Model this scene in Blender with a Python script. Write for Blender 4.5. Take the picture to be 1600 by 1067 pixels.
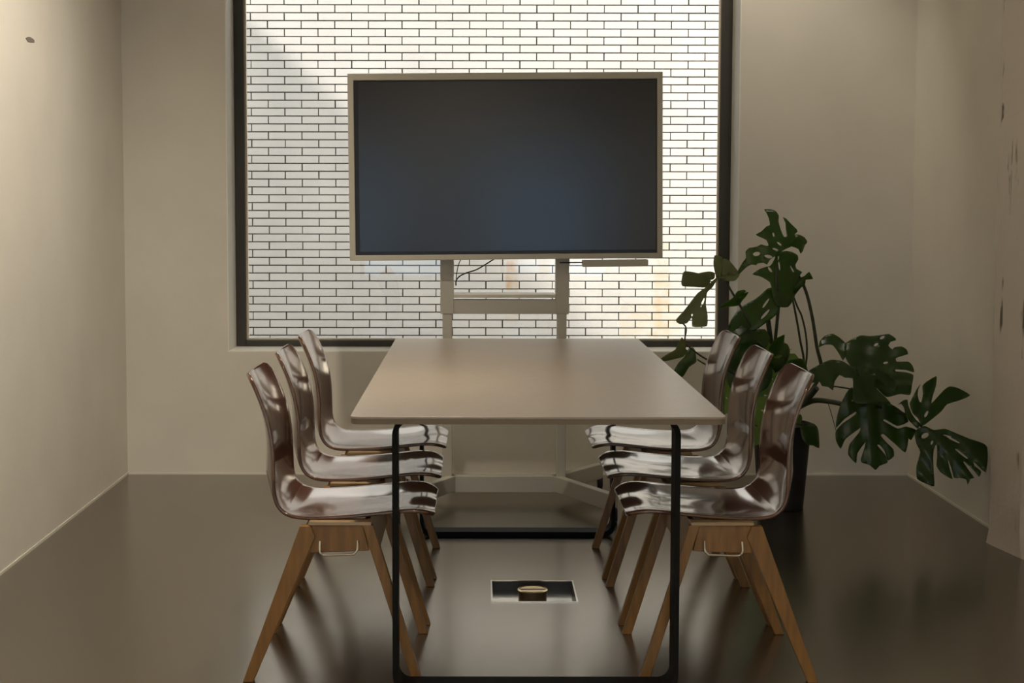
import bpy, math, random
from math import pi, sin, cos, radians as R
from mathutils import Vector, Matrix
random.seed(7)
for o in list(bpy.data.objects): bpy.data.objects.remove(o)
scene = bpy.context.scene
COL = scene.collection

# ------------------------------------------------------------------ camera
F_PX, PITCH, ROLL, CX, CY, CAM_H = 2200.85, .0659, .0015, 747.06, 454.87, 1.2808
cam_data = bpy.data.cameras.new('camera')
cam_data.sensor_width = 36; cam_data.lens = F_PX * 36 / 1600
cam_data.shift_x = (800 - CX) / 1600
cam_data.shift_y = (CY - 533.5) / 1600
cam_data.clip_start = .05
cam = bpy.data.objects.new('camera', cam_data); COL.objects.link(cam)
cam.matrix_world = Matrix.Translation((0, 0, CAM_H)) @ Matrix.Rotation(pi/2 - PITCH, 4, 'X') @ Matrix.Rotation(ROLL, 4, 'Z')
scene.camera = cam

# ------------------------------------------------------------------ world, sun, exposure
world = bpy.data.worlds.new('world'); scene.world = world; world.use_nodes = True
bg = world.node_tree.nodes['Background']
bg.inputs[0].default_value = (1.0, .985, .95, 1); bg.inputs[1].default_value = 1.9
SUN_DIR = Vector((1, .22, -.9)).normalized()
sun_l = bpy.data.lights.new('sun', 'SUN'); sun_l.energy = 14.5; sun_l.angle = R(4.5); sun_l.color = (1, .90, .76)
sun = bpy.data.objects.new('sun', sun_l); COL.objects.link(sun)
sun.rotation_euler = SUN_DIR.to_track_quat('-Z', 'Y').to_euler(); sun.location = (-6, 4, 9)
vs = scene.view_settings
vs.view_transform = 'Standard'; vs.look = 'None'; vs.gamma = 1; vs.use_curve_mapping = False
vs.exposure = 0.35

# ------------------------------------------------------------------ pixel -> place helpers (frame 1600x1067)
def ray(u, v):
    a, b = u - CX, v - CY
    c, s = cos(-ROLL), sin(-ROLL); a, b = c*a - s*b, s*a + c*b
    c, s = cos(PITCH), sin(PITCH); up = -b / F_PX
    return Vector((a / F_PX, c + s*up, -s + c*up))
def at_y(u, v, Y):
    r = ray(u, v); return Vector((0, 0, CAM_H)) + r * (Y / r.y)

# ------------------------------------------------------------------ mesh helpers
class MB:
    def __init__(self): self.v = []; self.f = []
    def add(self, vs_, fs):
        n = len(self.v); self.v += [tuple(p) for p in vs_]; self.f += [tuple(i + n for i in f) for f in fs]; return self
    def box(self, x0, x1, y0, y1, z0, z1):
        return self.add([(x0,y0,z0),(x1,y0,z0),(x1,y1,z0),(x0,y1,z0),(x0,y0,z1),(x1,y0,z1),(x1,y1,z1),(x0,y1,z1)],
                 [(0,3,2,1),(4,5,6,7),(0,1,5,4),(1,2,6,5),(2,3,7,6),(3,0,4,7)])
    def prism(self, pts, axis, a, b):
        # polygon in the two other axes, extruded along axis from a to b
        def P(p, t):
            return {'x': (t, p[0], p[1]), 'y': (p[0], t, p[1]), 'z': (p[0], p[1], t)}[axis]
        n = len(pts)
        vs_ = [P(p, a) for p in pts] + [P(p, b) for p in pts]
        return self.add(vs_, [tuple(range(n))[::-1], tuple(range(n, 2*n))] + [(i, (i+1) % n, n + (i+1) % n, n + i) for i in range(n)])
    def ring(self, outer, inner, axis, a, b):
        def P(p, t):
            return {'x': (t, p[0], p[1]), 'y': (p[0], t, p[1]), 'z': (p[0], p[1], t)}[axis]
        n = len(outer)
        vs_ = [P(p, a) for p in outer] + [P(p, a) for p in inner] + [P(p, b) for p in outer] + [P(p, b) for p in inner]
        fs = []
        for i in range(n):
            j = (i+1) % n
            fs += [(i, j, n+j, n+i), (2*n+i, 3*n+i, 3*n+j, 2*n+j), (i, 2*n+i, 2*n+j, j), (n+i, n+j, 3*n+j, 3*n+i)]
        return self.add(vs_, fs)
    def tube(self, pts, rad, n=10, cap=True):
        pts = [Vector(p) for p in pts]; m = len(pts)
        rads = rad if isinstance(rad, (list, tuple)) else [rad]*m
        vs_ = []; up = None
        for i, p in enumerate(pts):
            d = (pts[min(i+1, m-1)] - pts[max(i-1, 0)]).normalized()
            if up is None:
                up = Vector((0,0,1)) if abs(d.z) < .9 else Vector((0,1,0))
            x = d.cross(up).normalized(); y = x.cross(d).normalized(); up = y
            for k in range(n):
                a = 2*pi*k/n; vs_.append(p + (x*cos(a) + y*sin(a)) * rads[i])
        fs = [(i*n+k, i*n+(k+1) % n, (i+1)*n+(k+1) % n, (i+1)*n+k) for i in range(m-1) for k in range(n)]
        if cap: fs += [tuple(range(n))[::-1], tuple((m-1)*n + k for k in range(n))]
        return self.add(vs_, fs)
    def lathe(self, prof, c=(0,0,0), n=32):
        vs_ = []; m = len(prof)
        for r, z in prof:
            for k in range(n):
                a = 2*pi*k/n; vs_.append((c[0] + r*cos(a), c[1] + r*sin(a), c[2] + z))
        fs = [(i*n+k, i*n+(k+1) % n, (i+1)*n+(k+1) % n, (i+1)*n+k) for i in range(m-1) for k in range(n)]
        fs += [tuple(range(n))[::-1], tuple((m-1)*n + k for k in range(n))]
        return self.add(vs_, fs)
    def mesh(self, name, mat, smooth=35):
        me = bpy.data.meshes.new(name); me.from_pydata(self.v, [], self.f); me.validate()
        import bmesh
        b = bmesh.new(); b.from_mesh(me); bmesh.ops.recalc_face_normals(b, faces=b.faces); b.to_mesh(me); b.free()
        if smooth:
            me.polygons.foreach_set('use_smooth', [True]*len(me.polygons)); me.set_sharp_from_angle(angle=R(smooth))
        if mat: me.materials.append(mat)
        return me
    def build(self, name, mat, parent=None, smooth=35, bevel=0, seg=2):
        o = bpy.data.objects.new(name, self.mesh(name, mat, smooth)); COL.objects.link(o)
        if parent: o.parent = parent
        if bevel:
            md = o.modifiers.new('bevel', 'BEVEL'); md.width = bevel; md.segments = seg; md.limit_method = 'ANGLE'; md.angle_limit = R(40)
            md.harden_normals = False
        return o
def rrect(x0, x1, z0, z1, r, n=6):
    out = []
    for cx, cz, a0 in ((x1-r, z1-r, 0), (x0+r, z1-r, 90), (x0+r, z0+r, 180), (x1-r, z0+r, 270)):
        for k in range(n+1):
            a = R(a0 + 90*k/n); out.append((cx + r*cos(a), cz + r*sin(a)))
    return out
def crom(pts, per=6):
    pts = [Vector(p) for p in pts]; out = []
    for i in range(len(pts)-1):
        p0 = pts[max(i-1, 0)]; p1 = pts[i]; p2 = pts[i+1]; p3 = pts[min(i+2, len(pts)-1)]
        for k in range(per):
            t = k/per
            out.append(.5*((2*p1) + (p2-p0)*t + (2*p0-5*p1+4*p2-p3)*t*t + (3*p1-p0-3*p2+p3)*t**3))
    out.append(pts[-1]); return out
def empty(name, loc=(0,0,0), rz=0):
    o = bpy.data.objects.new(name, None); COL.objects.link(o); o.location = loc; o.rotation_euler = (0,0,rz); o.empty_display_size = .1; return o
def tag(o, label=None, cat=None, group=None, kind=None):
    for k, v in (('label', label), ('category', cat), ('group', group), ('kind', kind)):
        if v: o[k] = v
    return o

# ------------------------------------------------------------------ materials
def mat(name, color, rough=.5, metal=0, spec=.5, coat=0, coat_rough=.05, noise=0, nscale=8, bump=0, bscale=60, stretch=None, dark=.6, ior=1.5, tint=None):
    m = bpy.data.materials.new(name); m.use_nodes = True; nt = m.node_tree; b = nt.nodes['Principled BSDF']
    b.inputs['Base Color'].default_value = (*color, 1); b.inputs['Roughness'].default_value = rough
    b.inputs['Metallic'].default_value = metal; b.inputs['Specular IOR Level'].default_value = spec
    b.inputs['Coat Weight'].default_value = coat; b.inputs['Coat Roughness'].default_value = coat_rough; b.inputs['IOR'].default_value = ior
    if tint: b.inputs['Specular Tint'].default_value = (*tint, 1)
    tc = nt.nodes.new('ShaderNodeTexCoord'); mp = nt.nodes.new('ShaderNodeMapping')
    nt.links.new(tc.outputs['Object'], mp.inputs[0])
    if stretch: mp.inputs['Scale'].default_value = stretch
    if noise:
        n = nt.nodes.new('ShaderNodeTexNoise'); n.inputs['Scale'].default_value = nscale; n.inputs['Detail'].default_value = 6
        nt.links.new(mp.outputs[0], n.inputs[0])
        mx = nt.nodes.new('ShaderNodeMix'); mx.data_type = 'RGBA'
        mx.inputs[6].default_value = (*[c*dark for c in color], 1); mx.inputs[7].default_value = (*[min(1, c*(1+noise)) for c in color], 1)
        rp = nt.nodes.new('ShaderNodeValToRGB'); rp.color_ramp.elements[0].position = .3; rp.color_ramp.elements[1].position = .7
        nt.links.new(n.outputs[0], rp.inputs[0]); nt.links.new(rp.outputs[0], mx.inputs[0]); nt.links.new(mx.outputs[2], b.inputs['Base Color'])
    if bump:
        n2 = nt.nodes.new('ShaderNodeTexNoise'); n2.inputs['Scale'].default_value = bscale; n2.inputs['Detail'].default_value = 4
        nt.links.new(mp.outputs[0], n2.inputs[0])
        bp = nt.nodes.new('ShaderNodeBump'); bp.inputs['Strength'].default_value = bump; bp.inputs['Distance'].default_value = .004
        nt.links.new(n2.outputs[0], bp.inputs['Height']); nt.links.new(bp.outputs[0], b.inputs['Normal'])
    return m
M = {}
M['plaster'] = mat('plaster', (.79, .75, .67), .8, spec=.25, noise=.03, nscale=3, dark=.96, bump=.12, bscale=90)
M['reveal'] = mat('window_reveal_paint', (.93, .91, .85), .6)
M['trim'] = mat('white_trim', (.80, .77, .68), .5)
M['floor'] = mat('poured_floor', (.014, .0125, .010), .27, spec=.5, ior=2.7, tint=(1, .84, .62), coat=.8, coat_rough=.19, noise=.12, nscale=5, dark=.88, bump=.05, bscale=200)
M['ceiling'] = mat('ceiling_paint', (.78, .74, .66), .9)
M['mortar'] = mat('mortar', (.058, .053, .048), .95, bump=.4, bscale=120)
M['concrete'] = mat('painted_concrete', (.60, .53, .44), .75, noise=.08, nscale=9, dark=.86, bump=.7, bscale=24)
M['frame_dark'] = mat('window_frame_paint', (.050, .045, .036), .45)
M['bead'] = mat('glazing_bead', (.72, .62, .48), .5)
M['paving'] = mat('courtyard_paving', (.42, .40, .37), .9, noise=.1, nscale=4, bump=.3)
M['render'] = mat('courtyard_render', (.80, .78, .73), .9, bump=.3)
M['shell'] = mat('lacquered_plywood', (.070, .030, .020), .14, spec=.5, ior=1.75, tint=(1, .80, .58), coat=.45, coat_rough=.10, noise=.35, nscale=7, stretch=(1, 14, 1), dark=.7, bump=.04, bscale=9)
M['oak'] = mat('oak_legs', (.205, .098, .020), .42, noise=.25, nscale=10, stretch=(6, 6, .8), dark=.75, coat=.25, coat_rough=.3)
M['spacer'] = mat('pale_beech', (.36, .24, .12), .3, coat=.5)
M['chrome'] = mat('bright_steel', (.72, .70, .66), .18, metal=1)
M['tabletop'] = mat('linoleum_tabletop', (.26, .21, .155), .36, spec=.5, ior=1.8, noise=.05, nscale=40, dark=.95)
M['ply_edge'] = mat('plywood_edge', (.17, .13, .09), .55)
M['black_steel'] = mat('black_steel', (.008, .008, .0075), .6, spec=.12)
M['tv_frame'] = mat('display_frame', (.50, .47, .39), .45)
M['tv_black'] = mat('display_bezel', (.008, .008, .010), .35)
M['screen'] = mat('display_glass', (.010, .011, .012), .20, spec=.6)
M['stand'] = mat('stand_powder_coat', (.50, .475, .41), .45)
M['shelf'] = mat('stand_shelf', (.70, .66, .56), .5)
M['rubber'] = mat('black_rubber', (.015, .015, .015), .6)
M['cable'] = mat('black_cable', (.012, .012, .012), .5)
M['brass'] = mat('brass_outlet', (.62, .47, .25), .28, metal=1)
M['tray'] = mat('floor_box_steel', (.82, .80, .76), .18, metal=1)
M['slate'] = mat('slate_plastic', (.05, .052, .058), .4)
M['pot'] = mat('black_pot', (.012, .012, .013), .5)
M['soil'] = mat('soil', (.03, .02, .012), .95, bump=.8)
M['stem'] = mat('plant_stem', (.045, .055, .022), .5, noise=.3, nscale=20)
M['speck'] = mat('dark_plug', (.22, .19, .16), .7)
M['lamp_body'] = mat('unseen_downlight_body', (.6, .6, .58), .4)
def emis(name, col, s):
    m = bpy.data.materials.new(name); m.use_nodes = True; b = m.node_tree.nodes['Principled BSDF']
    b.inputs['Emission Color'].default_value = (*col, 1); b.inputs['Emission Strength'].default_value = s; return m
M['lamp_lens'] = emis('unseen_downlight_lens', (1, .88, .68), 6)

def leaf_mat(name, c0, c1, ct):
    m = bpy.data.materials.new(name); m.use_nodes = True; nt = m.node_tree; b = nt.nodes['Principled BSDF']; out = nt.nodes['Material Output']
    tc = nt.nodes.new('ShaderNodeTexCoord'); n = nt.nodes.new('ShaderNodeTexNoise'); n.inputs['Scale'].default_value = 9
    nt.links.new(tc.outputs['Object'], n.inputs[0])
    rp = nt.nodes.new('ShaderNodeValToRGB')
    rp.color_ramp.elements[0].position = .3; rp.color_ramp.elements[0].color = c0
    rp.color_ramp.elements[1].position = .75; rp.color_ramp.elements[1].color = c1
    nt.links.new(n.outputs[0], rp.inputs[0]); nt.links.new(rp.outputs[0], b.inputs['Base Color'])
    b.inputs['Roughness'].default_value = .30; b.inputs['Specular IOR Level'].default_value = .55
    tr = nt.nodes.new('ShaderNodeBsdfTranslucent'); tr.inputs[0].default_value = ct
    mx = nt.nodes.new('ShaderNodeMixShader'); mx.inputs[0].default_value = .36
    nt.links.new(b.outputs[0], mx.inputs[1]); nt.links.new(tr.outputs[0], mx.inputs[2]); nt.links.new(mx.outputs[0], out.inputs[0])
    return m
M['leaf'] = leaf_mat('monstera_leaf', (.014, .034, .009, 1), (.034, .070, .016, 1), (.30, .50, .06, 1))
M['pale_leaf'] = leaf_mat('monstera_leaf_underside', (.15, .17, .085, 1), (.24, .26, .15, 1), (.42, .48, .18, 1))
def glass_mat(name, tint):
    m = bpy.data.materials.new(name); m.use_nodes = True; nt = m.node_tree; nt.nodes.remove(nt.nodes['Principled BSDF']); out = nt.nodes['Material Output']
    t = nt.nodes.new('ShaderNodeBsdfTransparent'); t.inputs[0].default_value = (*tint, 1)
    g = nt.nodes.new('ShaderNodeBsdfGlossy'); g.inputs['Roughness'].default_value = .0
    fr = nt.nodes.new('ShaderNodeFresnel'); fr.inputs[0].default_value = 1.45
    mx = nt.nodes.new('ShaderNodeMixShader'); nt.links.new(fr.outputs[0], mx.inputs[0]); nt.links.new(t.outputs[0], mx.inputs[1]); nt.links.new(g.outputs[0], mx.inputs[2]); nt.links.new(mx.outputs[0], out.inputs[0])
    return m
M['glass'] = glass_mat('window_glass', (.96, .97, .96))
M['skylight_tint_glass'] = glass_mat('street_glass_skylight_tint', (.66, .82, .98))  # the sky's blue light is put into the glass colour
def brick_mat():
    m = bpy.data.materials.new('white_brick'); m.use_nodes = True; nt = m.node_tree; b = nt.nodes['Principled BSDF']
    b.inputs['Roughness'].default_value = .6
    geo = nt.nodes.new('ShaderNodeNewGeometry'); sep = nt.nodes.new('ShaderNodeSeparateXYZ'); nt.links.new(geo.outputs['Position'], sep.inputs[0])
    oi = nt.nodes.new('ShaderNodeTexNoise'); oi.inputs['Scale'].default_value = 3.1; oi.inputs['Detail'].default_value = 5
    nt.links.new(geo.outputs['Position'], oi.inputs[0])
    rp = nt.nodes.new('ShaderNodeValToRGB')
    rp.color_ramp.elements[0].position = .3; rp.color_ramp.elements[0].color = (.365, .367, .380, 1)
    rp.color_ramp.elements[1].position = .7; rp.color_ramp.elements[1].color = (.410, .412, .425, 1)
    nt.links.new(oi.outputs[0], rp.inputs[0])
    last = rp.outputs[0]
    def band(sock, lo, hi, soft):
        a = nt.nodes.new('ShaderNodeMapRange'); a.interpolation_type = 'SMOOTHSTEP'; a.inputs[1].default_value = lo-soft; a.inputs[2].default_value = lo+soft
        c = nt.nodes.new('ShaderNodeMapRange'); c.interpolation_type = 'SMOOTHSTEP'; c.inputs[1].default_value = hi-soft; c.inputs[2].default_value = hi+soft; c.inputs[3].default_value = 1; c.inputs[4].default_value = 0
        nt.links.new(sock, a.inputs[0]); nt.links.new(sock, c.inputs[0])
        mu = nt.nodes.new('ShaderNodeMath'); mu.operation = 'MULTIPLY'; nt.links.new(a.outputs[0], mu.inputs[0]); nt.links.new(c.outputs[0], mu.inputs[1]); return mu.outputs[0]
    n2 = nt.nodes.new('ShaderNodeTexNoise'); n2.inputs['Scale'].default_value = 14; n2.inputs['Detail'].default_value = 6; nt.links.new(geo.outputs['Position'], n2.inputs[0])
    # tan upright stripe near the middle, yellowish stains at the right
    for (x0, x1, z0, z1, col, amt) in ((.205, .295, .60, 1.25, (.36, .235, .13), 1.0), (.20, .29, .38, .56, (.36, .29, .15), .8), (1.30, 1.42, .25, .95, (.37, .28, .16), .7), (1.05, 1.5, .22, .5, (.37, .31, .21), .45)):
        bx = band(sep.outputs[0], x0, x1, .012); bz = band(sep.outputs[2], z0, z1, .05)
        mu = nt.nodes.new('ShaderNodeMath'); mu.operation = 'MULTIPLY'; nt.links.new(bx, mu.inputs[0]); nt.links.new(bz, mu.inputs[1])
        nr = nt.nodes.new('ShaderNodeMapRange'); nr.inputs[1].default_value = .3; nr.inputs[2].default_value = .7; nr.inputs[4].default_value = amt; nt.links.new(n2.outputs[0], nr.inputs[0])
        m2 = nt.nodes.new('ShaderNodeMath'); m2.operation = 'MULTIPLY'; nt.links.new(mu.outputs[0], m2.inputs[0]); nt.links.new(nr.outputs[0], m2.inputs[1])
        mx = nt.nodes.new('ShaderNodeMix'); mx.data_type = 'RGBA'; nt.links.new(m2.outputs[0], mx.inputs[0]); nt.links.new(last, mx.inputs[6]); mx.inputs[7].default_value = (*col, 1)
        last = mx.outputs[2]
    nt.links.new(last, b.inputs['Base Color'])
    bp = nt.nodes.new('ShaderNodeBump'); bp.inputs['Strength'].default_value = .15; bp.inputs['Distance'].default_value = .003
    nt.links.new(n2.outputs[0], bp.inputs['Height']); nt.links.new(bp.outputs[0], b.inputs['Normal'])
    return m
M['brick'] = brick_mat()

# ------------------------------------------------------------------ the room
XL, XR, YB, YF, ZC = -1.624, 1.9945, 6.468, -2.6, 3.1
WX0, WX1, WZ0, WZ1, WT = -1.153, 1.195, .572, 2.72, .30     # window opening, wall thickness
BX0, BX1, BY0, BY1 = .046, .317, 4.402, 4.652               # floor box hole
f = MB()
for x0, x1, y0, y1 in ((XL-.2, BX0, YF-.2, YB+WT), (BX1, XR+.2, YF-.2, YB+WT), (BX0, BX1, YF-.2, BY0), (BX0, BX1, BY1, YB+WT)):
    f.box(x0, x1, y0, y1, -.12, 0)
tag(f.build('floor', M['floor'], smooth=0), kind='structure')
tag(MB().box(XL-.2, XR+.2, YF-.2, YB+WT, ZC, ZC+.15).build('ceiling', M['ceiling'], smooth=0), kind='structure')
tag(MB().box(XL-.2, XL, YF-.2, YB+WT, 0, ZC).build('wall_left', M['plaster'], smooth=0), kind='structure')
tag(MB().box(XR, XR+.2, YF-.2, YB+WT, 0, ZC).build('wall_right', M['plaster'], smooth=0), kind='structure')
w = MB().box(XL, WX0, YB, YB+WT, 0, ZC).box(WX1, XR, YB, YB+WT, 0, ZC).box(WX0, WX1, YB, YB+WT, 0, WZ0).box(WX0, WX1, YB, YB+WT, WZ1, ZC)
tag(w.build('wall_back', M['plaster'], smooth=0), kind='structure')
# wall behind the camera with two windows to the street
RW = ((-1.35, -.35), (.25, 1.65)); rz0, rz1 = .35, 1.75
w = MB().box(XL, XR, YF-.2, YF, 0, rz0).box(XL, XR, YF-.2, YF, rz1, ZC)
for x0, x1 in ((XL, RW[0][0]), (RW[0][1], RW[1][0]), (RW[1][1], XR)): w.box(x0, x1, YF-.2, YF, rz0, rz1)
tag(w.build('wall_front', M['plaster'], smooth=0), kind='structure')
for i, (x0, x1) in enumerate(RW):
    wn = empty('window_%d' % (i+2), (x0, YF-.1, rz0)); tag(wn, kind='structure')
    wd, hg = x1-x0, rz1-rz0
    MB().ring([(0,0),(wd,0),(wd,hg),(0,hg)], [(.05,.05),(wd-.05,.05),(wd-.05,hg-.05),(.05,hg-.05)], 'y', -.03, .03).build('window_frame', M['frame_dark'], wn, 0)
    MB().box(.05, wd-.05, -.003, .003, .05, hg-.05).build('pane', M['skylight_tint_glass'], wn, 0)
# light caulk line where walls meet the floor
tag(MB().box(XL, XL+.004, YF, YB, 0, .010).build('baseboard_left', M['trim'], smooth=0), kind='structure')
tag(MB().box(XR-.004, XR, 5.23, YB, 0, .010).build('baseboard_right', M['trim'], smooth=0), kind='structure')
tag(MB().box(XL+.004, XR-.004, YB-.004, YB, 0, .008).build('baseboard_back', M['trim'], smooth=0), kind='structure')

# window to the courtyard
win = empty('window_1', ((WX0+WX1)/2, YB+.2, WZ0)); tag(win, kind='structure')
hw, hh = (WX1-WX0)/2, WZ1-WZ0
lin = MB()       # painted lining of the reveal
lin.box(-hw, -hw+.004, -.199, -.0, .004, hh-.004).box(hw-.004, hw, -.199, 0, .004, hh-.004).box(-hw, hw, -.199, 0, 0, .004).box(-hw, hw, -.199, 0, hh-.004, hh)
lin.build('window_sill', M['reveal'], win, 0)
fw = .050
for nm, b_ in (('window_frame', (-hw+.004, -hw+fw, .0, .06, 0, hh)), ('window_frame', (hw-fw-.004, hw, 0, .06, 0, hh)), ('window_frame', (-hw+fw, hw-fw-.004, 0, .06, 0, .034)), ('window_frame', (-hw+fw, hw-fw-.004, 0, .06, hh-.05, hh))):
    MB().box(*b_).build(nm, M['frame_dark'], win, 0, bevel=.003)
bi = MB()
x0, x1, z0, z1 = -hw+fw, hw-fw-.004, .034, hh-.05
bi.ring([(x0,z0),(x1,z0),(x1,z1),(x0,z1)], [(x0+.008,z0+.006),(x1-.008,z0+.006),(x1-.008,z1-.006),(x0+.008,z1-.006)], 'y', .024, .046)
bi.build('glazing_bead', M['bead'], win, 0)
MB().box(x0+.006, x1-.006, .034, .040, z0+.005, z1-.005).build('pane', M['glass'], win, 0)

# concrete column by the right wall
import bmesh
def column():
    poly = [(2.10, 5.235), (1.985, 5.235), (1.925, 5.222), (1.907, 5.186), (1.909, 5.145), (1.931, 4.952), (1.945, 4.928), (1.975, 4.912), (2.10, 4.905)]
    rnd = random.Random(3); nz = 60; m = MB(); n = len(poly); vs_ = []
    for k in range(nz+1):
        z = ZC*k/nz
        for i, (x, y) in enumerate(poly):
            j = .0035 if 1 < i < n-1 else 0
            if k < 2 and 1 < i < n-1: j = .008
            vs_.append((x + rnd.uniform(-j, j), y + rnd.uniform(-j, j), z))
    fs = [(k*n+i, k*n+(i+1) % n, (k+1)*n+(i+1) % n, (k+1)*n+i) for k in range(nz) for i in range(n)]
    m.add(vs_, fs + [tuple(range(n)), tuple(nz*n+i for i in range(n))])
    o = m.build('trim_1', M['column'], smooth=20)
    return tag(o, 'rough painted concrete column at the right wall', kind='structure')
def column_mat():
    m = mat('column_concrete', (.68, .61, .53), .8, bump=.8, bscale=30); nt = m.node_tree; b = nt.nodes['Principled BSDF']
    tc = nt.nodes.new('ShaderNodeTexCoord'); mp = nt.nodes.new('ShaderNodeMapping'); mp.inputs['Scale'].default_value = (60, 14, 1.2)
    nt.links.new(tc.outputs['Object'], mp.inputs[0])
    n = nt.nodes.new('ShaderNodeTexNoise'); n.inputs['Scale'].default_value = 1.5; n.inputs['Detail'].default_value = 8; nt.links.new(mp.outputs[0], n.inputs[0])
    rp = nt.nodes.new('ShaderNodeValToRGB'); e = rp.color_ramp.elements
    e[0].position = .31; e[0].color = (.16, .12, .09, 1); e[1].position = .38; e[1].color = (.68, .61, .53, 1)
    nt.links.new(n.outputs[0], rp.inputs[0]); nt.links.new(rp.outputs[0], b.inputs['Base Color']); return m
M['column'] = column_mat()
column()
# small chips and a plug
def chip(p, n_axis, sx, sz, name, label, cat):
    pts = [(sx*cos(2*pi*k/12)*random.uniform(.75, 1.1), sz*sin(2*pi*k/12)*random.uniform(.75, 1.1)) for k in range(12)]
    o = MB().prism(pts, n_axis, -.001, .001).build(name, M['speck'], smooth=0); o.location = p; return tag(o, label, cat)
r = ray(47, 62); p = Vector((0,0,CAM_H)) + r*((XL+.001)/r.x)
chip(p, 'x', .055, .010, 'wall_plug', 'small dark plug in the upper left wall', 'wall plug')

# ------------------------------------------------------------------ courtyard beyond the window
YW = 10.40; BL, BH, JT = .2462, .0577, .0085
bw = MB().box(-4.2, 4.6, YW+.012, YW+.25, -.4, 3.05).build('wall_courtyard', M['mortar'], smooth=0); tag(bw, kind='structure')
zj = at_y(500, 243, YW).z; BZ0 = zj - BH*42 + JT/2; xb = at_y(393.4, 249, YW).x; BXO = xb - BL/2 + JT/2    # a bed joint and a head joint read off the photograph
bm_ = MB().box(0, BL-JT, 0, .02, 0, BH-JT); 
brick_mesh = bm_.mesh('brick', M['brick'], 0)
b2 = bmesh.new(); b2.from_mesh(brick_mesh); bmesh.ops.bevel(b2, geom=[e for e in b2.edges], offset=.0012, segments=1, affect='EDGES'); b2.to_mesh(brick_mesh); b2.free()
seen, rest = [], []
def proj(p):
    d = Vector(p) - Vector((0,0,CAM_H)); c, s = cos(PITCH), sin(PITCH)
    dep = c*d.y - s*d.z; up = s*d.y + c*d.z
    return CX + F_PX*d.x/dep, CY - F_PX*up/dep
for row in range(96):
    z = BZ0 + row*BH
    if z > 2.97: break
    for c in range(-17, 19):
        x = BXO + c*BL + (BL/2 if row % 2 else 0) + random.uniform(-.0015, .0015)
        u, v = proj((x+BL/2, YW, z+BH/2))
        q = (x, YW + random.uniform(-.0015, .0015), z)
        vis = 372 < u < 1135 and -4 < v < 536 and not (572 < u < 1010 and 118 < v < 396)
        if vis: seen.append((abs(v-300)*.0 + random.random(), q))
        else: rest.append(q)
seen.sort(); 
for _, q in seen[:300]:
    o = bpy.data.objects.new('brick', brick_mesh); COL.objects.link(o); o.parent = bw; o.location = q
rest += [q for _, q in seen[300:]]
rb = MB()
bv = [tuple(v.co) for v in brick_mesh.vertices]; bf = [tuple(p.vertices) for p in brick_mesh.polygons]
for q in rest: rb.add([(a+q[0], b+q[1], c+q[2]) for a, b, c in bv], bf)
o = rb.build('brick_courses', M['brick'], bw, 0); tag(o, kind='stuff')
print('bricks', len(seen), len(rest))
tag(MB().box(-6, 8, YB+WT, YW+.2, -.35, -.25).build('courtyard_ground', M['paving'], smooth=0), kind='structure')
# unseen blocker wall, added so its top edge slants shade onto the bricks
tag(MB().box(-2.9, -2.6, YB+WT+.05, YW, -.3, 3.40).build('wall_sun_blocker', M['render'], smooth=0), kind='structure')

tag(MB().box(3.1, 3.4, YB+WT+.3, YW, -.3, 4.2).build('wall_bounce_right', M['render'], smooth=0), kind='structure')  # added unseen wall, bounces sun through the window onto the left wall

# ------------------------------------------------------------------ ceiling downlights (out of view, mostly added as fill)
def downlight(x, y, watts, label, spot=120, tilt=(0, 0)):
    t = empty('unseen_downlight', (x, y, ZC)); tag(t, label, 'ceiling light', 'ceiling downlights')
    MB().lathe([(.055, -.03), (.055, 0), (.045, 0), (.045, -.028)]).build('lamp_housing', M['lamp_body'], t)
    MB().lathe([(.001, -.012), (.044, -.012), (.044, -.008), (.001, -.008)]).build('lamp_lens', M['lamp_lens'], t)
    l = bpy.data.lights.new('unseen_downlight_bulb', 'SPOT'); l.energy = watts; l.spot_size = R(spot); l.spot_blend = .8; l.shadow_soft_size = .05; l.color = (1, .89, .73)
    lo = bpy.data.objects.new('unseen_downlight_bulb', l); COL.objects.link(lo); lo.parent = t; lo.location = (0, 0, -.035); lo.rotation_euler = (tilt[0], tilt[1], 0)
downlight(-.25, 4.1, 230, 'added fill downlight washing the left wall', 125, (0, R(30)))  # added fill to brighten the left wall
downlight(1.22, 5.95, 38, 'ceiling downlight beside the window on the right', 75, (R(20), R(-6)))
for k, (x, y) in enumerate(((.2, .2), (.2, -1.6))): downlight(x, y, 225, ['added fill downlight above the camera position', 'added fill downlight near the street windows'][k], 150)  # added fill lamps behind the view to lift the interior

# ------------------------------------------------------------------ table
TX, TY0, TY1, TW, TZ = .150, 3.462, 5.42, .936, .740
t = empty('meeting_table', (TX, (TY0+TY1)/2, 0)); tag(t, 'long taupe meeting table on two black steel frames', 'table')
hl = (TY1-TY0)/2
MB().prism(rrect(-TW/2, TW/2, -hl, hl, .022), 'z', TZ-.006, TZ).build('table_top', M['tabletop'], t, bevel=.001)
MB().prism(rrect(-TW/2+.001, TW/2-.001, -hl+.001, hl-.001, .022), 'z', TZ-.019, TZ-.006).build('table_edge', M['ply_edge'], t)
for y0 in (3.588, 5.278):
    ya = y0 - (TY0+TY1)/2
    g = MB().ring(rrect(-.370, .370, .0, TZ-.020, .045, 8), rrect(-.356, .356, .020, TZ-.031, .033, 8), 'y', ya-.016, ya+.060)
    g.build('leg_frame', M['black_steel'], t, bevel=.0012)

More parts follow.
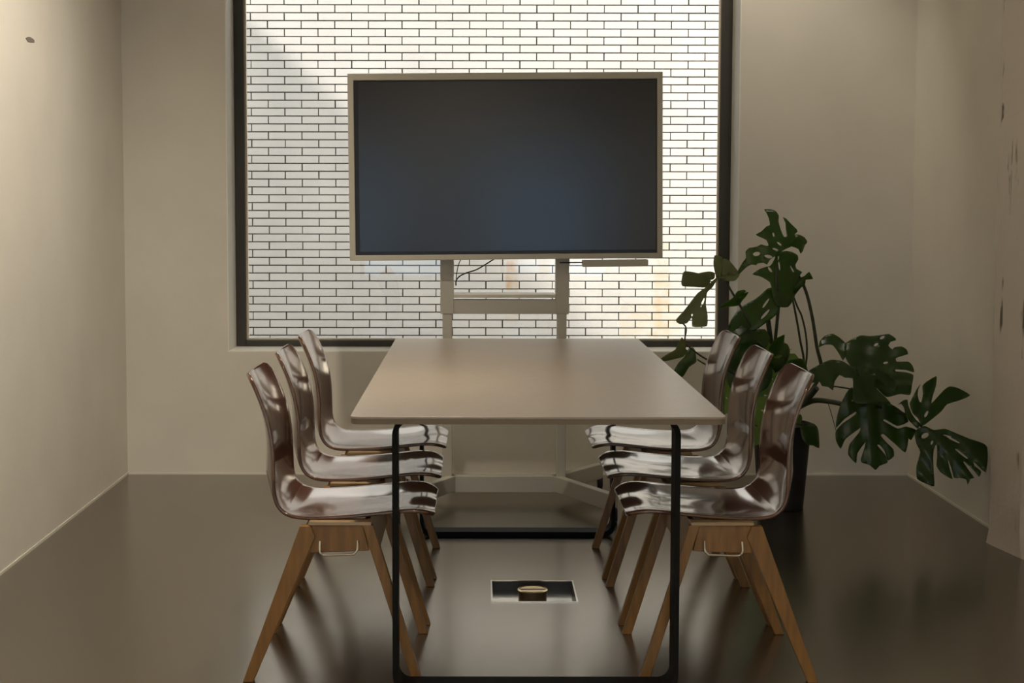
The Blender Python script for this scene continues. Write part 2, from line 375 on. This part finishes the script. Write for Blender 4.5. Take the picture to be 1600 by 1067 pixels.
# ------------------------------------------------------------------ chairs
EDGE = [(-.226, .819), (-.210, .785), (-.194, .748), (-.180, .712), (-.170, .675), (-.163, .635), (-.161, .590), (-.162, .545), (-.164, .505), (-.161, .474), (-.148, .450),
        (-.125, .4375), (-.095, .4335), (-.050, .434), (.0, .4365), (.05, .440), (.10, .4455), (.15, .4515), (.19, .4555), (.222, .4545), (.246, .448), (.262, .437)]
def shell_mesh():
    prof = crom([(x, 0, z) for x, z in EDGE], 5); n = len(prof)
    for _ in range(40):
        prof = [prof[0]] + [prof[i]*.5 + (prof[i-1]+prof[i+1])*.25 for i in range(1, n-1)] + [prof[-1]]
    L = [0]
    for i in range(1, n): L.append(L[-1] + (prof[i]-prof[i-1]).length)
    T = L[-1]
    m = MB(); NV = 20; vs_ = []
    for i, p in enumerate(prof):
        d = (prof[min(i+1, n-1)] - prof[max(i-1, 0)]).normalized()
        nrm = Vector((d.z, 0, -d.x))          # rearwards / downwards
        s = L[i]/T
        # width
        w_ = .335 + (.385-.335)*min(1, max(0, s/.45)) if s < .45 else .385
        if .38 < s < .56: w_ -= .012*sin(pi*(s-.38)/.18)
        r1 = .055
        if L[i] < r1: w_ -= 2*(r1 - math.sqrt(max(0, r1*r1 - (r1-L[i])**2)))*.85
        dE = T - L[i]; r2 = .06
        if dE < r2: w_ -= 2*(r2 - math.sqrt(max(0, r2*r2 - (r2-dE)**2)))*.75
        c = .028 + .012*math.sin(pi*min(s, .40)/.40*.5)**2 if s < .34 else (.040 if s < .37 else max(.016, .040 - .024*(s-.37)/.10))
        if s > .85: c *= max(0, 1-(s-.85)/.15*1.0)
        for k in range(NV+1):
            v = -1 + 2*k/NV
            yy = v*w_/2/.1925; off = c*(1-yy*yy)
            if s > .62:                                                    # two thigh hollows towards the front edge
                off += .0045*min(1, (s-.62)/.15)*(.5-.5*cos(2*pi*abs(v)))
            q = p + nrm*off
            vs_.append((q.x, v*w_/2, q.z))
    fs = [(i*(NV+1)+k, i*(NV+1)+k+1, (i+1)*(NV+1)+k+1, (i+1)*(NV+1)+k) for i in range(n-1) for k in range(NV)]
    m.add(vs_, fs); return m
def make_chair():
    root = empty('plywood_chair')
    sh = shell_mesh().build('seat_shell', M['shell'], root, smooth=0)
    sh.data.polygons.foreach_set('use_smooth', [True]*len(sh.data.polygons))
    md = sh.modifiers.new('thick', 'SOLIDIFY'); md.thickness = .010; md.offset = 0
    md = sh.modifiers.new('bevel', 'BEVEL'); md.width = .003; md.segments = 2; md.limit_method = 'ANGLE'; md.angle_limit = R(50)
    # side frames
    for s in (-1, 1):
        ya, yb = (s*.208-.011, s*.208+.011)
        MB().prism([(-.092, .420), (-.064, .420), (-.052, .390), (-.2185, 0), (-.2465, 0)], 'y', ya, yb).build('leg', M['oak'], root, 0, bevel=.002)
        MB().prism([(.072, .422), (.101, .422), (.2305, 0), (.2035, 0), (.088, .372)], 'y', ya, yb).build('leg', M['oak'], root, 0, bevel=.002)
        yc, yd = (s*.204-.007, s*.204+.007)
        MB().prism([(-.064, .421), (.072, .423), (.088, .356), (-.0665, .346), (-.052, .39)][:2] + [(.089, .352), (-.066, .346)], 'y', yc, yd).build('side_apron', M['oak'], root, 0, bevel=.0015)
        MB().prism(rrect(-.070, .096, .4225, .4305, .0035, 3), 'y', s*.196-.024, s*.196+.022).build('seat_spacer', M['spacer'], root, 30)
        h = [(-.040, s*0.213, .378), (-.040, s*0.220, .356), (-.034, s*0.223, .346), (-.024, s*0.223, .343), (.040, s*0.223, .345), (.052, s*0.223, .348), (.059, s*0.220, .358), (.060, s*0.213, .380)]
        MB().tube(crom(h, 4), .0032, 8).build('linking_wire', M['chrome'], root)
    MB().prism([(.070, .415), (.086, .415), (.112, .335), (.096, .335)], 'y', -.197, .197).build('cross_apron', M['oak'], root, 0, bevel=.002)
    MB().prism([(-.082, .412), (-.066, .412), (-.098, .335), (-.114, .335)], 'y', -.197, .197).build('cross_apron', M['oak'], root, 0, bevel=.002)
    return root
def copy_tree(o, parent=None):
    c = o.copy(); COL.objects.link(c); c.parent = parent
    for ch in o.children: copy_tree(ch, c)
    return c
proto = make_chair()
CH_Y = (3.875, 4.378, 4.892)
spots = [(-.376, 0, 'left'), (.657, pi, 'right')]
order = ['nearest the camera', 'in the middle', 'nearest the window']
first = True
for X, rz, side in spots:
    for k, Y in enumerate(CH_Y):
        c = proto if first else copy_tree(proto); first = False
        c.location = (X + (.004*k if side == 'left' else -.004*k), Y, 0); c.rotation_euler = (0, 0, rz)
        tag(c, 'glossy brown plywood chair on the %s of the table, %s' % (side, order[k]), 'chair', 'plywood chairs along the table')

# ------------------------------------------------------------------ display on its wheeled stand
st = empty('display_stand', (.111, 5.90, 0)); tag(st, 'pale grey wheeled floor stand carrying the display behind the table', 'display stand')
for s in (-1, 1):
    MB().box(s*.240-.020, s*.240+.020, -.022, .022, .10, 1.0).build('column', M['stand'], st, 0, bevel=.003)
    MB().box(s*.241-.028, s*.241+.028, -.026, .026, .797, 1.55).build('column_sleeve', M['stand'], st, 0, bevel=.002)
    for e, yy in ((1, -.385), (1, .275)):
        a = Vector((s*.215, 0)); b = Vector((s*.430, yy)); d = (b-a).normalized(); nn = Vector((-d.y, d.x))*.018
        pts = [a+nn, b+nn, b-nn, a-nn]
        MB().prism([tuple(q) for q in pts], 'z', .045, .111).build('base_leg', M['stand'], st, 0, bevel=.003)
        cst = MB().box(b.x-.012, b.x+.012, yy-.012, yy+.012, .03, .05).build('caster', M['rubber'], st, 0)
        MB().prism([(yy + .028*cos(2*pi*k/20), .0285+.028*sin(2*pi*k/20)) for k in range(20)], 'x', b.x-.011, b.x+.011).build('wheel', M['rubber'], cst)
MB().box(-.237, .237, -.020, .020, .040, .111).build('base_bar', M['stand'], st, 0, bevel=.003)
MB().box(-.215, .215, -.020, .010, .797, .858).build('cross_panel', M['stand'], st, 0, bevel=.002)
MB().box(-.213, .213, -.030, .10, .866, .880).build('shelf', M['shelf'], st, 0, bevel=.002)
MB().box(-.24, .24, -.034, -.026, 1.15, 1.65).build('mount_plate', M['black_steel'], st, 0)

dp = empty('display', (.1175, 5.80, 1.029)); tag(dp, 'large flat display with pale frame and dark screen, turned off', 'display'); dp.rotation_euler = (0, R(-.55), R(1.2))
hwd, hd = .645, .764
MB().ring([(-hwd,0),(hwd,0),(hwd,hd),(-hwd,hd)], [(-hwd+.024,.022),(hwd-.022,.022),(hwd-.022,hd-.028),(-hwd+.024,hd-.028)], 'y', 0, .045).build('display_frame', M['tv_frame'], dp, 0, bevel=.003)
MB().box(-hwd+.01, hwd-.01, .03, .050, .01, hd-.01).build('back_panel', M['tv_black'], dp, 0)
MB().box(-hwd+.024, hwd-.022, .012, .030, .022, hd-.028).build('bezel', M['tv_black'], dp, 0)
MB().box(-hwd+.042, hwd-.028, .009, .012, .036, hd-.034).build('screen', M['screen'], dp, 0)
pt = MB().box(.315, .585, .0, .05, -.034, -.006).build('pen_tray', M['tv_frame'], dp, 0, bevel=.002)
MB().tube([(.22, .02, -.016), (.315, .02, -.016)], .003, 8).build('bracket_rod', M['cable'], dp)
def cable(pxs, Y, rad, name):
    o = MB().tube(crom([at_y(u, v, Y) for u, v in pxs], 6), rad, 8).build(name, M['cable']); return o
c1 = cable([(776, 402), (762, 411), (745, 421), (730, 426), (719, 431), (713, 438), (712.5, 446)], 5.885, .0028, 'cable'); tag(c1, 'thick black cable drooping below the display by the left post', 'cable')
c2 = cable([(722, 402), (717, 412), (714, 424), (713, 436)], 5.88, .0018, 'cable'); tag(c2, 'thin black cable hanging close beside the left post of the stand', 'cable')

# ------------------------------------------------------------------ recessed floor box
fb = empty('floor_box', ((BX0+BX1)/2, (BY0+BY1)/2, 0)); tag(fb, 'open steel floor socket box recessed under the table', 'floor box')
a, b = (BX1-BX0)/2, (BY1-BY0)/2; dz = -.030
tr = MB().box(-a, a, -b, b, dz-.004, dz); tw_ = MB().box(-a, -a+.002, -b, b, dz, -.001).box(a-.002, a, -b, b, dz, -.001).box(-a, a, -b, -b+.002, dz, -.001).box(-a, a, b-.002, b, dz, -.001)
tr.build('tray', M['tray'], fb, 0); tw_.build('tray_wall', M['slate'], fb, 0)
MB().ring([(-a-.003,-b-.003),(a+.003,-b-.003),(a+.003,b+.003),(-a-.003,b+.003)], [(-a+.002,-b+.002),(a-.002,-b+.002),(a-.002,b-.002),(-a+.002,b-.002)], 'z', -.001, .0025).build('rim', M['chrome'], fb, 0)
oc = MB().lathe([(.046, dz), (.046, .006), (.049, .008), (.049, .011), (.043, .013), (.041, .011), (.002, .011)], n=40).build('cable_outlet', M['brass'], fb); oc.location = (-.003, -.015, 0)
MB().box(-.040, .040, -.0012, .0012, .0108, .0125).build('lid_slot', M['rubber'], oc, 0)

# ------------------------------------------------------------------ monstera
PB = Vector((1.262, 5.80, 0))
pl = empty('potted_monstera', PB); tag(pl, 'large potted monstera plant in a black pot in the right corner', 'plant')
MB().lathe([(.088, 0), (.092, .004), (.118, .325), (.124, .335), (.124, .352), (.116, .352), (.112, .33), (.001, .33)]).build('pot', M['pot'], pl)
MB().lathe([(.001, .318), (.112, .318), (.112, .332), (.06, .338), (.001, .336)]).build('soil', M['soil'], pl)
MARG = [(0, 0.0), (-.10, .10), (-.17, .26), (-.12, .42), (.02, .535), (.20, .575), (.38, .545), (.56, .46), (.74, .335), (.88, .19), (1.0, 0.0)]
MC = crom([(a_, b_, 0) for a_, b_ in MARG], 6)
def margin(tau):
    x = tau*(len(MC)-1); i = min(int(x), len(MC)-2); return MC[i].lerp(MC[i+1], x-i)
def leaf(attach, tip, width=1.0, normal=(0, -1, .3), droop=.12, fold=.12, seed=0, slits=1.0, holes=True, curl=.05):
    rnd = random.Random(seed)
    A, T = Vector(attach), Vector(tip); ax = T-A; Ln = ax.length; ax.normalize()
    nv = Vector(normal); nv = (nv - ax*nv.dot(ax)).normalized(); sd = ax.cross(nv).normalized()
    m = MB(); NB = 5; NS, NT = 4, 8
    taus = [0.02, .22, .42, .60, .78, 1.0]; us = [0, .05, .20, .40, .62, 1.0]
    for half in (-1, 1):
        tb = [taus[0]] + [x + rnd.uniform(-.02, .02) for x in taus[1:-1]] + [1.0]
        gap0 = [0] + [rnd.uniform(.32, .55) for _ in range(NB-1)] + [0]
        hol = [None] + [(lambda h: (h, h+rnd.uniform(.08, .14)))(rnd.uniform(.10, .2)) if (holes and rnd.random() < .7) else None for _ in range(NB-1)] + [None]
        gw = [0] + [rnd.uniform(.028, .055)*slits for _ in range(NB-1)] + [0]
        crl = [rnd.uniform(-1, 1)*curl for _ in range(NB)]
        def bound(k, t, sgn):
            p = Vector((us[k], 0, 0)).lerp(margin(tb[k]), t)
            p.x += .10*t*(1-t)*(1 if k else 0)                     # veins sweep forward
            g = 0
            if 0 < k < NB:
                if t > gap0[k]: g = gw[k]*min(1, ((t-gap0[k])/.18))**.6
                if hol[k] and hol[k][0] < t < hol[k][1]: g = max(g, .016*sin(pi*(t-hol[k][0])/(hol[k][1]-hol[k][0])))
            d = (margin(min(1, tb[k]+.02)) - margin(max(0, tb[k]-.02)))
            if d.length > 0: d.normalize()
            return p + d*g*sgn
        for k in range(NB):
            vs_ = []
            tv = [0, .1, .14, .18, .24, .30, .38, .46, .54, .62, .72, .82, .92, 1.0]
            for ti in tv:
                for si in range(NS+1):
                    s = si/NS
                    te = ti
                    if ti > .6 and 0 < k: te = ti*(1 - .07*(2*s-1)**2*(ti-.6)/.4)
                    pa, pb = bound(k, te, 1), bound(k+1, te, -1)
                    q = pa.lerp(pb, s)
                    if ti > .5:                                        # lobe margin bulges past the chord
                        mg = margin(tb[k]*(1-s) + tb[k+1]*s); q = q.lerp(mg, .75*((ti-.5)/.5)**2*(1-abs(2*s-1))) if True else q
                    a_, b_ = q.x, q.y*width
                    zz = -droop*a_*abs(a_) - fold*abs(b_) - .25*droop*b_*b_*4 + crl[k]*(b_**2)*4 + .012*sin(9*b_+3*a_+seed)
                    vs_.append(A + (ax*a_ + sd*(b_*half) + nv*zz)*Ln)
            n = NS+1
            m.add(vs_, [(i*n+j, i*n+j+1, (i+1)*n+j+1, (i+1)*n+j) for i in range(len(tv)-1) for j in range(NS)])
    m.v = [tuple(Vector(v) - PB) for v in m.v]
    o = m.build('leaf', M['leaf'], pl, smooth=0); o.data.polygons.foreach_set('use_smooth', [True]*len(o.data.polygons))
    return o
def stem(pxs, rad, name='petiole'):
    pts = crom([at_y(*p) - PB for p in pxs], 5)
    n = len(pts); r0, r1 = rad if isinstance(rad, tuple) else (rad, rad)
    return MB().tube(pts, [r0 + (r1-r0)*i/(n-1) for i in range(n)], 8).build(name, M['stem'], pl)
def lf(a, b, **k): return leaf(at_y(*a), at_y(*b), **k)
from mathutils.geometry import delaunay_2d_cdt
def inside(p, loop):
    c = False; n = len(loop); x, y = p
    for i in range(n):
        (x1, y1), (x2, y2) = loop[i], loop[i-1]
        if (y1 > y) != (y2 > y) and x < (x2-x1)*(y-y1)/(y2-y1) + x1: c = not c
    return c
def shaped_leaf(crop, polys, holes, Y0, gu=0, gv=0, mid=None, fold=.3, cup=.0, seed=0, mt='leaf'):
    """one leaf blade: outline in photo pixels, built at its own depth Y0, tilted (gu, gv in metres per pixel), folded along its midrib and waved"""
    ox, oy, sc = crop; m = MB(); allp = [q for p in polys for q in p]
    cv = lambda q: (ox + q[0]/sc, oy + q[1]/sc)
    c0 = Vector((sum(cv(q)[0] for q in allp)/len(allp), sum(cv(q)[1] for q in allp)/len(allp)))
    ma, mb_ = (Vector(cv(mid[0])), Vector(cv(mid[1]))) if mid else (c0, c0+Vector((1, 0)))
    md = (mb_-ma).normalized(); mn = Vector((-md.y, md.x))
    def depth(u, v):
        q = Vector((u, v)); d = (q-ma).dot(mn); l = (q-ma).dot(md)
        return Y0 + gu*(u-c0.x) + gv*(v-c0.y) + (fold*abs(d) + cup*l*l*.01 + 1.6*sin(d*.22+seed) + 1.2*sin(l*.16+2*seed))*.0026
    for poly in polys:
        cl = [Vector((*cv(q), 0)) for q in poly]
        lp = []
        n = len(cl)
        for i in range(n):
            p0, p1, p2, p3 = cl[i-1], cl[i], cl[(i+1) % n], cl[(i+2) % n]
            k = max(2, int((p2-p1).length/4))
            for t in (x/k for x in range(k)):
                cr = .5*((2*p1) + (p2-p0)*t + (2*p0-5*p1+4*p2-p3)*t*t + (3*p1-p0-3*p2+p3)*t**3)
                q = cr.lerp(p1.lerp(p2, t), .45); lp.append((q.x, q.y))
        hl_ = []
        for (hx, hy, ra, rb_, ang) in holes:
            c_, s_ = cos(R(ang)), sin(R(ang))
            h = [cv((hx + ra*cos(a)*c_ - rb_*sin(a)*s_, hy + ra*cos(a)*s_ + rb_*sin(a)*c_)) for a in (2*pi*k/10 for k in range(10))]
            if inside(cv((hx, hy)), lp): hl_.append(h)
        pts = list(lp); edges = [(i, (i+1) % len(lp)) for i in range(len(lp))]
        for h in hl_:
            b0 = len(pts); pts += h; edges += [(b0+i, b0+(i+1) % len(h)) for i in range(len(h))]
        us_ = [p[0] for p in lp]; vs2 = [p[1] for p in lp]; u = min(us_); g = 5.0
        while u < max(us_):
            v = min(vs2)
            while v < max(vs2):
                q = (u + random.uniform(-.8, .8), v + random.uniform(-.8, .8))
                if inside(q, lp) and not any(inside(q, h) for h in hl_): pts.append(q)
                v += g
            u += g
        r_ = delaunay_2d_cdt([Vector(p) for p in pts], edges, [], 0, 1e-4)
        V, Fc = r_[0], r_[2]
        keep = []
        for f_ in Fc:
            cc = sum((V[i] for i in f_), Vector((0, 0)))/len(f_)
            if inside(cc, lp) and not any(inside(cc, h) for h in hl_): keep.append(tuple(f_))
        m.add([at_y(q.x, q.y, depth(q.x, q.y)) - PB for q in V], keep)
    used = sorted({i for f_ in m.f for i in f_}); mp_ = {a: b for b, a in enumerate(used)}
    m.v = [m.v[i] for i in used]; m.f = [tuple(mp_[i] for i in f_) for f_ in m.f]
    o = m.build('leaf', M[mt], pl, smooth=0); o.data.polygons.foreach_set('use_smooth', [True]*len(o.data.polygons))
    md_ = o.modifiers.new('thick', 'SOLIDIFY'); md_.thickness = .0007; md_.offset = 0
    return o
CA, CB, CC, CD, CE, CF = (1140, 320, 8.893), (1140, 420, 5.928), (1030, 390, 5.079), (1260, 510, 4.639), (1400, 580, 5.619), (1200, 540, 4.104)
# hidden leaves deep in the crown and between the chair backs
lf((1205, 540, 5.70), (1150, 612, 5.60), width=1.15, normal=(-.2, -1, .3), droop=.2, fold=.12, seed=10)
lf((1190, 596, 5.70), (1172, 700, 5.60), width=.8, normal=(0, -1, .2), droop=.1, fold=.12, seed=13)
lf((1150, 560, 5.70), (1122, 650, 5.62), width=.75, normal=(-.1, -1, .2), droop=.1, fold=.12, seed=14)
lf((1222, 640, 5.72), (1226, 700, 5.66), width=.9, normal=(0, -1, .2), droop=.1, fold=.12, seed=16, holes=False)
# crown
shaped_leaf(CA, [[(480,62),(570,62),(640,85),(685,150),(680,230),(700,310),(725,380),(752,440),(775,447),(795,428),(780,330),(775,250),(740,172),(790,195),(850,260),(935,340),(940,380),(900,412),(960,412),(1040,450),(1080,510),(1060,532),(1000,492),(960,500),(900,545),(840,590),(780,615),(720,650),(650,700),(560,765),(520,830),(470,805),(390,815),(370,840),(300,830),(230,870),(125,972),(108,930),(180,800),(230,735),(222,650),(270,600),(380,580),(440,548),(510,570),(540,560),(510,490),(430,450),(362,415),(440,370),(510,300),(560,280),(545,190),(510,110)]],
    [(610,415,12,30,-15),(690,542,38,12,38),(635,618,42,13,18),(540,718,58,22,12),(375,682,52,28,-8)], 5.70, -.0006, -.0010, ((650,690),(520,80)), .25, seed=1)
shaped_leaf(CA, [[(650,700),(720,650),(800,640),(880,660),(945,700),(955,760),(915,830),(930,890),(1010,935),(960,1000),(985,1070),(880,1330),(815,1420),(700,1420),(650,1360),(620,1330),(590,1200),(560,1080),(440,1000),(315,965),(420,890),(510,860),(560,850),(600,800)]],
    [(590,800,14,45,8),(690,850,12,60,-8),(560,900,16,45,-35),(870,890,12,50,-25),(675,740,10,30,10)], 5.66, .0003, -.0012, ((660,690),(700,1400)), .35, seed=2)
shaped_leaf(CA, [[(960,1080),(985,1010),(1040,990),(1105,930),(1160,1030),(1060,1040),(1050,1100),(985,1160),(900,1260),(880,1180)]], [], 5.62, -.0012, .001, ((1150,1000),(900,1240)), .6, seed=3)
shaped_leaf(CA, [[(820,560),(880,490),(960,440),(1050,500),(1075,530),(1045,560),(1020,640),(985,680),(960,620),(900,590)]], [], 5.64, .002, .002, ((820,580),(1060,520)), .5, seed=33)
shaped_leaf(CC, [[(205,170),(300,185),(410,245),(365,300),(270,295),(185,290),(175,255),(188,190)], [(440,45),(500,60),(503,130),(490,212),(455,222),(440,170),(430,110)], [(510,70),(560,90),(630,180),(600,205),(550,195),(500,215),(503,130)],
    [(640,195),(605,245),(540,250),(470,232),(420,302),(380,340),(370,430),(385,520),(380,605),(310,615),(262,610),(258,540),(220,585),(160,590),(130,560),(200,480),(300,350),(360,306),(450,225),(540,200)], [(310,188),(400,172),(440,185),(440,225),(410,242),(350,215)]],
    [(345,420,8,40,20),(260,520,6,10,0)], 5.50, .0010, -.0006, ((560,210),(140,570)), -.55, seed=4, mt='pale_leaf')
shaped_leaf(CC, [[(590,375),(620,330),(670,318),(690,330),(640,380),(640,440),(590,450),(520,455),(465,466),(500,435),(560,400)], [(640,440),(632,400),(665,350),(710,335),(690,370),(655,410)]], [], 5.60, -.001, .002, ((690,330),(470,465)), .5, seed=5)
shaped_leaf(CC, [[(5,870),(60,832),(130,790),(155,740),(180,695),(210,740),(210,790),(228,800),(190,850),(110,872),(40,886)]], [], 5.40, .001, .003, ((210,760),(10,872)), .5, seed=6, mt='pale_leaf')
shaped_leaf(CC, [[(260,768),(285,800),(295,890),(240,930),(185,1012),(118,965),(150,900),(200,850),(230,790)]], [], 5.46, -.0015, -.001, ((290,890),(130,960)), .35, seed=7)
shaped_leaf(CB, [[(400,178),(350,182),(250,270),(110,350),(40,430),(-10,530),(20,640),(160,620),(270,550),(330,505),(400,455),(455,400),(472,340),(440,260)]], [(330,420,60,12,-48),(335,320,55,10,-55)], 5.66, -.0008, -.0014, ((440,240),(20,600)), .3, seed=8)
shaped_leaf(CB, [[(20,600),(130,500),(240,560),(330,560),(372,640),(340,730),(240,672),(130,690),(50,740),(-20,800),(-60,720)]], [], 5.60, .0006, -.002, ((350,600),(-40,740)), .3, seed=9)
shaped_leaf(CB, [[(60,730),(120,685),(210,655),(290,680),(335,740),(330,800),(390,880),(400,1000),(350,1100),(200,1180),(40,1120),(-20,980),(-20,820)]], [], 5.64, -.0004, -.0012, ((300,700),(100,1150)), .25, seed=17)
shaped_leaf(CB, [[(350,800),(370,720),(420,650),(470,625),(510,608),(505,680),(540,700),(560,760),(540,840),(500,900),(480,950),(420,960),(390,900),(362,830)]], [(450,810,40,8,-8)], 5.56, .0025, .003, ((380,900),(510,620)), .6, seed=11)
shaped_leaf(CB, [[(500,900),(540,850),(640,828),(690,845),(722,930),(742,1020),(730,1090),(660,1020),(560,960),(500,935)]], [], 5.54, -.001, .003, ((510,915),(730,1070)), .4, seed=12)
# lower right spray
shaped_leaf(CD, [[(285,120),(390,65),(460,70),(540,62),(600,55),(645,85),(648,100),(610,112),(595,140),(622,166),(640,150),(690,145),(725,165),(737,200),(690,215),(650,230),(655,255),(740,255),(770,285),(782,332),(720,316),(645,312),(650,326),(720,332),(775,352),(765,430),(752,497),(680,490),(580,512),(500,440),(400,400),(300,260),(275,200)], [(95,110),(130,70),(190,53),(240,80),(285,125),(290,200),(265,248),(240,205),(190,135),(130,132),(90,152)]],
    [(550,80,20,10,-30),(505,132,18,9,-30),(575,263,18,8,-10)], 5.60, -.0004, -.0018, ((300,260),(770,330)), .12, seed=21)
shaped_leaf(CD, [[(345,300),(260,250),(180,240),(110,268),(18,322),(40,385),(25,412),(95,400),(110,430),(160,440),(192,464),(205,400),(240,352),(280,372),(335,376),(338,450),(335,540),(400,562),(500,548),(612,562),(575,515),(500,440),(505,380),(590,440),(640,470),(665,440),(620,370),(560,325),(480,290),(400,285)]],
    [(425,312,10,6,0),(478,342,10,8,0)], 5.44, .0003, -.0020, ((345,310),(480,545)), .2, seed=22)
shaped_leaf(CD, [[(330,440),(290,480),(250,560),(222,650),(214,735),(280,668),(358,618),(352,640),(260,705),(212,760),(215,830),(248,886),(285,815),(392,735),(380,770),(312,855),(302,930),(360,992),(370,920),(428,838),(420,880),(395,960),(402,987),(460,1005),(500,1042),(530,1010),(590,985),(572,930),(513,862),(530,858),(565,900),(592,972),(635,940),(630,890),(585,845),(540,792),(558,780),(640,850),(717,914),(740,818),(728,795),(757,826),(795,750),(720,725),(660,740),(558,682),(572,675),(660,722),(740,690),(700,620),(612,562),(500,540),(400,540)]],
    [(520,582,26,9,10),(340,534,14,6,-30)], 5.50, .0002, -.0004, ((450,520),(500,1040)), .06, seed=23)
shaped_leaf(CE, [[(120,280),(150,220),(185,150),(217,110),(195,160),(190,210),(205,265),(222,272),(236,200),(232,130),(262,95),(356,42),(350,130),(322,220),(310,282),(360,230),(420,165),(470,132),(540,145),(652,210),(560,255),(450,290),(400,350),(330,410),(262,462),(230,480),(215,465),(190,410),(150,375),(130,330)], [(15,295),(60,257),(100,248),(108,300),(140,375),(205,470),(190,505),(120,440),(85,385),(70,320),(45,285)]],
    [(266,376,12,32,28)], 5.46, .0005, -.0006, ((230,470),(400,160)), .12, seed=24)
shaped_leaf(CE, [[(170,520),(250,478),(330,515),(430,505),(520,540),(640,590),(760,630),(800,665),(806,780),(786,887),(740,850),(680,793),(690,830),(747,880),(730,927),(690,880),(602,793),(592,800),(640,870),(687,935),(655,945),(630,997),(615,950),(560,935),(510,936),(485,850),(456,772),(470,850),(496,947),(440,920),(390,885),(355,830),(362,720),(355,640),(332,690),(326,760),(330,860),(336,1007),(270,990),(185,945),(178,840),(212,710),(180,640),(165,570)]],
    [(255,565,36,22,-30),(315,626,9,20,20),(450,568,40,6,15),(500,600,70,9,28),(575,725,75,9,38)], 5.37, -.0003, -.0010, ((250,500),(640,960)), .15, seed=25)
shaped_leaf(CF, [[(205,520),(250,508),(290,498),(315,520),(325,560),(328,657),(290,640),(255,637),(220,600)]], [], 5.63, .001, -.001, ((210,520),(325,650)), .3, seed=26)
# stems
stem([(1232, 664, 5.80), (1236, 645, 5.78), (1245, 632, 5.74), (1262, 622, 5.70), (1276, 606, 5.66)], (.016, .012), 'stem')
stem([(1240, 640, 5.76), (1270, 626, 5.70), (1300, 628, 5.62), (1330, 634, 5.56), (1352, 630, 5.52)], (.013, .008), 'stem')
stem([(1228, 660, 5.82), (1216, 610, 5.80), (1208, 560, 5.78), (1200, 500, 5.76)], (.014, .010), 'stem')
stem([(1248, 636, 5.76), (1282, 585, 5.76), (1276, 540, 5.76), (1268, 490, 5.76), (1256, 447, 5.75), (1230, 402, 5.74)], (.008, .006))
stem([(1244, 650, 5.78), (1256, 575, 5.76), (1250, 530, 5.76), (1244, 495, 5.76), (1237, 462, 5.75), (1222, 404, 5.72)], (.005, .004))
stem([(1242, 650, 5.80), (1259, 570, 5.80), (1260, 530, 5.80), (1253, 495, 5.80), (1243, 472, 5.78), (1220, 404, 5.73)], (.0045, .0035))
stem([(1213, 400, 5.72), (1213, 440, 5.64), (1216, 480, 5.66), (1208, 560, 5.76)], (.006, .007))
stem([(1130, 430, 5.60), (1140, 450, 5.61), (1155, 475, 5.62), (1168, 500, 5.64), (1190, 545, 5.70)], (.004, .006))
stem([(1061, 500, 5.45), (1072, 512, 5.44), (1070, 530, 5.43), (1072, 540, 5.42)], (.003, .003))
stem([(1072, 538, 5.42), (1095, 556, 5.48), (1130, 575, 5.60), (1180, 600, 5.72)], (.003, .005))
stem([(1090, 562, 5.5), (1104, 570, 5.54), (1130, 580, 5.62)], (.003, .004))
stem([(1352, 632, 5.52), (1345, 600, 5.48), (1338, 574, 5.45)], (.006, .004))
stem([(1285, 602, 5.60), (1300, 590, 5.62), (1322, 573, 5.62)], (.005, .004))
stem([(1290, 602, 5.62), (1320, 606, 5.6), (1345, 612, 5.54), (1366, 622, 5.5)], (.003, .004))
stem([(1352, 631, 5.54), (1390, 640, 5.54), (1420, 650, 5.52), (1442, 668, 5.5), (1458, 680, 5.46)], (.007, .004))
stem([(1294, 630, 5.62), (1300, 650, 5.62), (1306, 672, 5.62)], (.0018, .0012), 'aerial_root')
stem([(1232, 664, 5.76), (1246, 662, 5.70), (1257, 664, 5.66)], (.004, .003))
